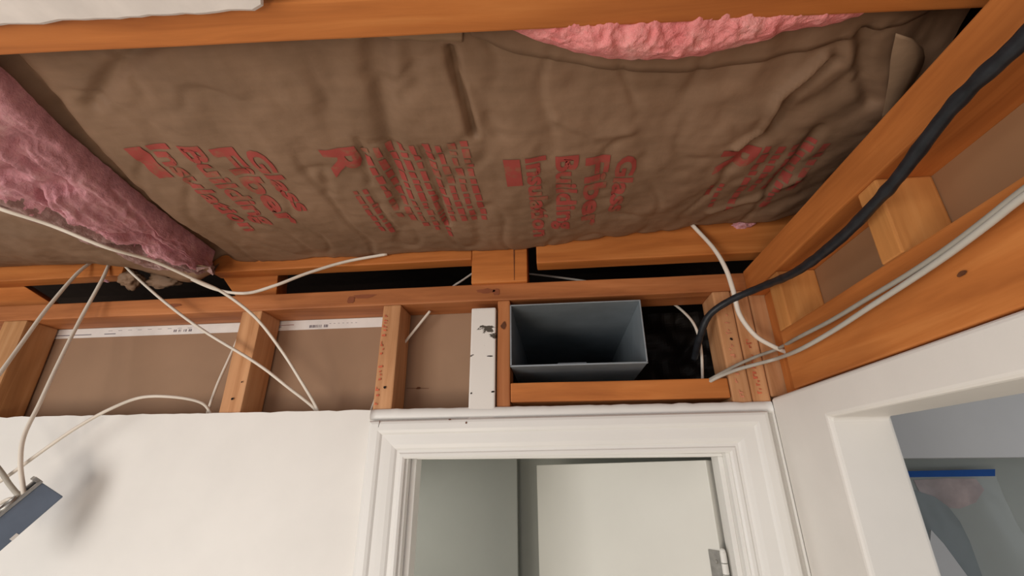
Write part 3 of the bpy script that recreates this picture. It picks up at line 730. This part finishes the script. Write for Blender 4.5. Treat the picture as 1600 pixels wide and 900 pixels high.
cable('white_cable', [py(1072, 340, 0.972), py(1086, 356, 0.970), py(1115, 388, 0.95), py(1134, 420, 0.94), py(1146, 455, 0.94), py(1156, 492, 0.95), py(1180, 524, 0.95), py(1208, 541, 0.95), py(1228, 550, 0.955)], RW * 1.25, CABW,
      'white cable looping down over the three corner studs', group='white cables', flat=0.8)
cable('white_cable', [py(625, 545, 1.07), py(634, 533, 1.06), py(655, 507, 1.05), py(672, 486, 1.05)], RW * 0.8, CABW,
      'short white cable coming through a hole in the plate', group='white cables')
cable('white_cable', [py(576, 650, 1.04), py(583, 632, 1.04), py(590, 612, 1.05), py(600, 585, 1.06)], RW * 0.6, CABW, 'wire end peeping out beside the stamped stud', group='white cables')
cable('white_cable', [py(690, 462, 1.10), py(710, 446, 1.10), py(724, 437, 1.10), py(760, 412, 1.12)], RW * 0.7, CABW, 'thin wire in the dark gap left of the square block', group='white cables')
cable('white_cable', [py(800, 425, 1.13), py(828, 428, 1.12), py(870, 433, 1.12), py(925, 441, 1.12), py(960, 450, 1.12)], RW * 0.7, CABW, 'thin wire in the dark gap right of the square block', group='white cables')
cable('white_cable', [py(1045, 470, 1.12), py(1062, 482, 1.11), py(1080, 500, 1.08), py(1090, 520, 1.07), py(1096, 550, 1.08), py(1098, 600, 1.09)], RW * 0.8, CABW, 'white wire in the dark bay behind the black cable', group='white cables')
# thick black cable from the near right into the dark bay
def wx(u, v, x=0.432): return px(u, v, x)
def ry(u, v, y): return py(u, v, y)
cable('black_cable', [wx(1690, -40, 0.40), wx(1598, 62, 0.405), wx(1540, 115, 0.408), wx(1490, 165, 0.412), wx(1448, 218, 0.416), wx(1405, 275, 0.42), wx(1365, 320, 0.424), wx(1310, 375, 0.428), wx(1245, 424, 0.428), ry(1190, 448, 0.885), ry(1140, 470, 0.95), ry(1108, 493, 0.985), ry(1094, 525, 1.02), ry(1085, 560, 1.08)], 0.0078, CABB,
      'thick black cable crossing the right wall into the dark bay', lump=0.15)
# pair of grey cables along the header
cable('grey_cable', [wx(1700, 226), wx(1600, 296), wx(1540, 343), wx(1480, 388), wx(1420, 428), wx(1360, 464), wx(1300, 500), wx(1250, 526), py(1215, 545, 0.955), py(1182, 557, 0.978), py(1150, 571, 0.988), py(1120, 587, 0.992), py(1098, 599, 1.03)], 0.0034, CABG, 'upper of two grey cables along the header beam', group='grey cables')
cable('grey_cable', [wx(1700, 240), wx(1600, 307), wx(1540, 354), wx(1480, 399), wx(1420, 440), wx(1360, 479), wx(1300, 518), wx(1250, 546), py(1215, 560, 0.955), py(1182, 569, 0.978), py(1150, 578, 0.988), py(1120, 590, 0.992), py(1098, 603, 1.03)], 0.0038, simple('pale_grey_sheath', (0.50, 0.47, 0.41), 0.5, 0, 0.06), 'lower and paler of two grey cables along the header beam', group='grey cables')

# ================================================================== blue box hanging at the left
def blue_box():
    d = 0.885
    o_ = py(34, 806, d)
    root = tag(empty('junction_box', o_), 'blue electrical box hanging from cables in front of the white wall', 'electrical box')
    vd = Vector(o_).normalized()                                         # the blue side is turned to the room
    ex = Vector(py(70, 757, d) - py(-20, 832, d)); ex = (ex - vd * ex.dot(vd)).normalized()
    ez_ = ex.cross(vd)
    if ez_.z < 0: ez_ = -ez_
    an = math.radians(11)
    ezn = ez_ * math.cos(an) - vd * math.sin(an); ey = vd * math.cos(an) + ez_ * math.sin(an)
    if ex.cross(ey).dot(ezn) < 0: ex = -ex
    root.rotation_euler = Matrix((ex, ey, ezn)).transposed().to_euler()
    l, h_, dep = 0.150, 0.049, 0.055
    c0 = (-0.094, 0.0, -h_ / 2)
    def pan(name, a_, b_, m, bev=0.002):
        bm = bmesh.new(); bm_box(bm, [a_[k] + c0[k] for k in range(3)], [b_[k] + c0[k] for k in range(3)], bev); return from_bm(name, bm, m, root)
    t = 0.003
    pan('box_front', (0, 0, 0), (l, t, h_), BLUEB); pan('box_back', (0, dep - t, 0), (l, dep, h_), BLUEB)
    pan('box_end', (0, t, 0), (t, dep - t, h_), BLUEB); pan('box_end', (l - t, t, 0), (l, dep - t, h_), BLUEB)
    pan('box_bottom', (t, t, 0), (l - t, dep - t, t), BLUEB)
    pan('rim_flange', (-0.004, -0.003, h_), (l + 0.002, 0.010, h_ + 0.005), STEEL, 0.001)
    pan('rim_flange', (-0.004, dep - 0.010, h_), (l + 0.002, dep + 0.003, h_ + 0.005), STEEL, 0.001)
    pan('mounting_ear', (l - 0.004, 0.012, h_), (l + 0.003, 0.042, h_ + 0.014), STEEL, 0.001)
    pan('label_chip', (0.058, -0.0012, 0.0), (0.070, 0.0002, 0.006), TAPEW, 0.0003)
    # clamp ring where the cables enter
    bm = bmesh.new()
    ring = [np.array([c0[0] + 0.098 + 0.014 * math.cos(a_), 0.020 + 0.012 * math.sin(a_), c0[2] + h_ + 0.006]) for a_ in np.linspace(0, 2 * math.pi, 25)]
    tube_bm(bm, ring, 0.0035, 8); from_bm('cable_clamp', bm, STEEL, root, (0, 0, 0), True)
    bm = bmesh.new(); bm_box(bm, (c0[0] + 0.070, 0.012, c0[2] + h_), (c0[0] + 0.116, 0.036, c0[2] + h_ + 0.004), 0.001); from_bm('clamp_bar', bm, STEEL, root)
    for p in ((0.078, 0.018), (0.110, 0.018)):
        bm = bmesh.new(); r = bmesh.ops.create_cone(bm, cap_ends=True, segments=12, radius1=0.0045, radius2=0.0035, depth=0.006)
        bmesh.ops.translate(bm, verts=r['verts'], vec=(c0[0] + p[0], p[1], c0[2] + h_ + 0.007)); from_bm('screw', bm, STEEL, root)
blue_box()
cable('grey_cable', [py(-40, 685, 0.88), py(0, 735, 0.885), py(15, 757, 0.89), py(34, 780, 0.89)], RW * 1.1, simple('dull_grey_sheath', (0.40, 0.36, 0.30), 0.5), 'dull grey cable entering the blue box from the left edge', group='grey cables')
cable('white_cable', [py(-40, 800, 0.88), py(-5, 789, 0.885), py(14, 780, 0.89), py(30, 782, 0.89)], RW * 0.9, CABW, 'short pale cable bending into the blue box from below left', group='white cables')

# ================================================================== things beyond the right opening
YB = 2.196
def quad_on(name, pts, y, m, label, cat, thick=0.002):
    P_ = [py(u, v, y) for u, v in pts]; c_ = sum(P_) / len(P_)
    bm = bmesh.new()
    a_ = [bm.verts.new(p - c_) for p in P_]; b_ = [bm.verts.new(p - c_ + np.array([0, thick, 0])) for p in P_]
    bm.faces.new(a_); bm.faces.new(b_[::-1]); n_ = len(a_)
    for k in range(n_): bm.faces.new((a_[k], a_[(k + 1) % n_], b_[(k + 1) % n_], b_[k]))
    bmesh.ops.recalc_face_normals(bm, faces=bm.faces)
    return tag(from_bm(name, bm, m, None, c_), label, cat)
quad_on('painters_tape', [(1400, 736.5), (1555, 733), (1555, 744), (1402, 746)], 2.150, TAPEB, 'strip of blue painter\'s tape holding the plastic sheet', 'tape', 0.0015)
quad_on('bare_plaster_patch', [(1428, 750), (1480, 747), (1525, 748), (1538, 765), (1525, 785), (1500, 795), (1470, 792), (1440, 775)], 2.196, PINKP, 'pinkish patch of bare plaster behind the plastic sheet', 'plaster', 0.003)
quad_on('dark_panel', [(1395, 762), (1430, 766), (1460, 776), (1482, 792), (1500, 815), (1515, 845), (1535, 900), (1560, 980), (1360, 980)], 2.178, TEAL, 'dark teal grey rounded panel behind the plastic sheet', 'panel', 0.012)
quad_on('pale_board', [(1455, 828), (1475, 850), (1530, 925), (1570, 985), (1440, 985)], 2.10, LILAC, 'pale lilac board leaning at the bottom of the opening', 'board', 0.012)
tx0, tx1 = py(1400, 742, 2.15)[0], py(1556, 742, 2.15)[0]; tz = py(1480, 741, 2.15)[2]
gx = np.linspace(tx0, tx1, 70); gz = np.linspace(tz, tz - 0.75, 60)
Q = np.array([[[x + 0.10 * (x - tx0) / (tx1 - tx0) * (tz - z), 2.152 + (0.012 * math.sin(26 * x + 5 * z) + 0.006 * nz(x, z, 13)) * min(1, (tz - z) * 9), z] for z in gz] for x in gx])
tag(grid_mesh('plastic_sheet', Q, PLASTIC), 'clear plastic sheet hanging from the blue tape', 'plastic')
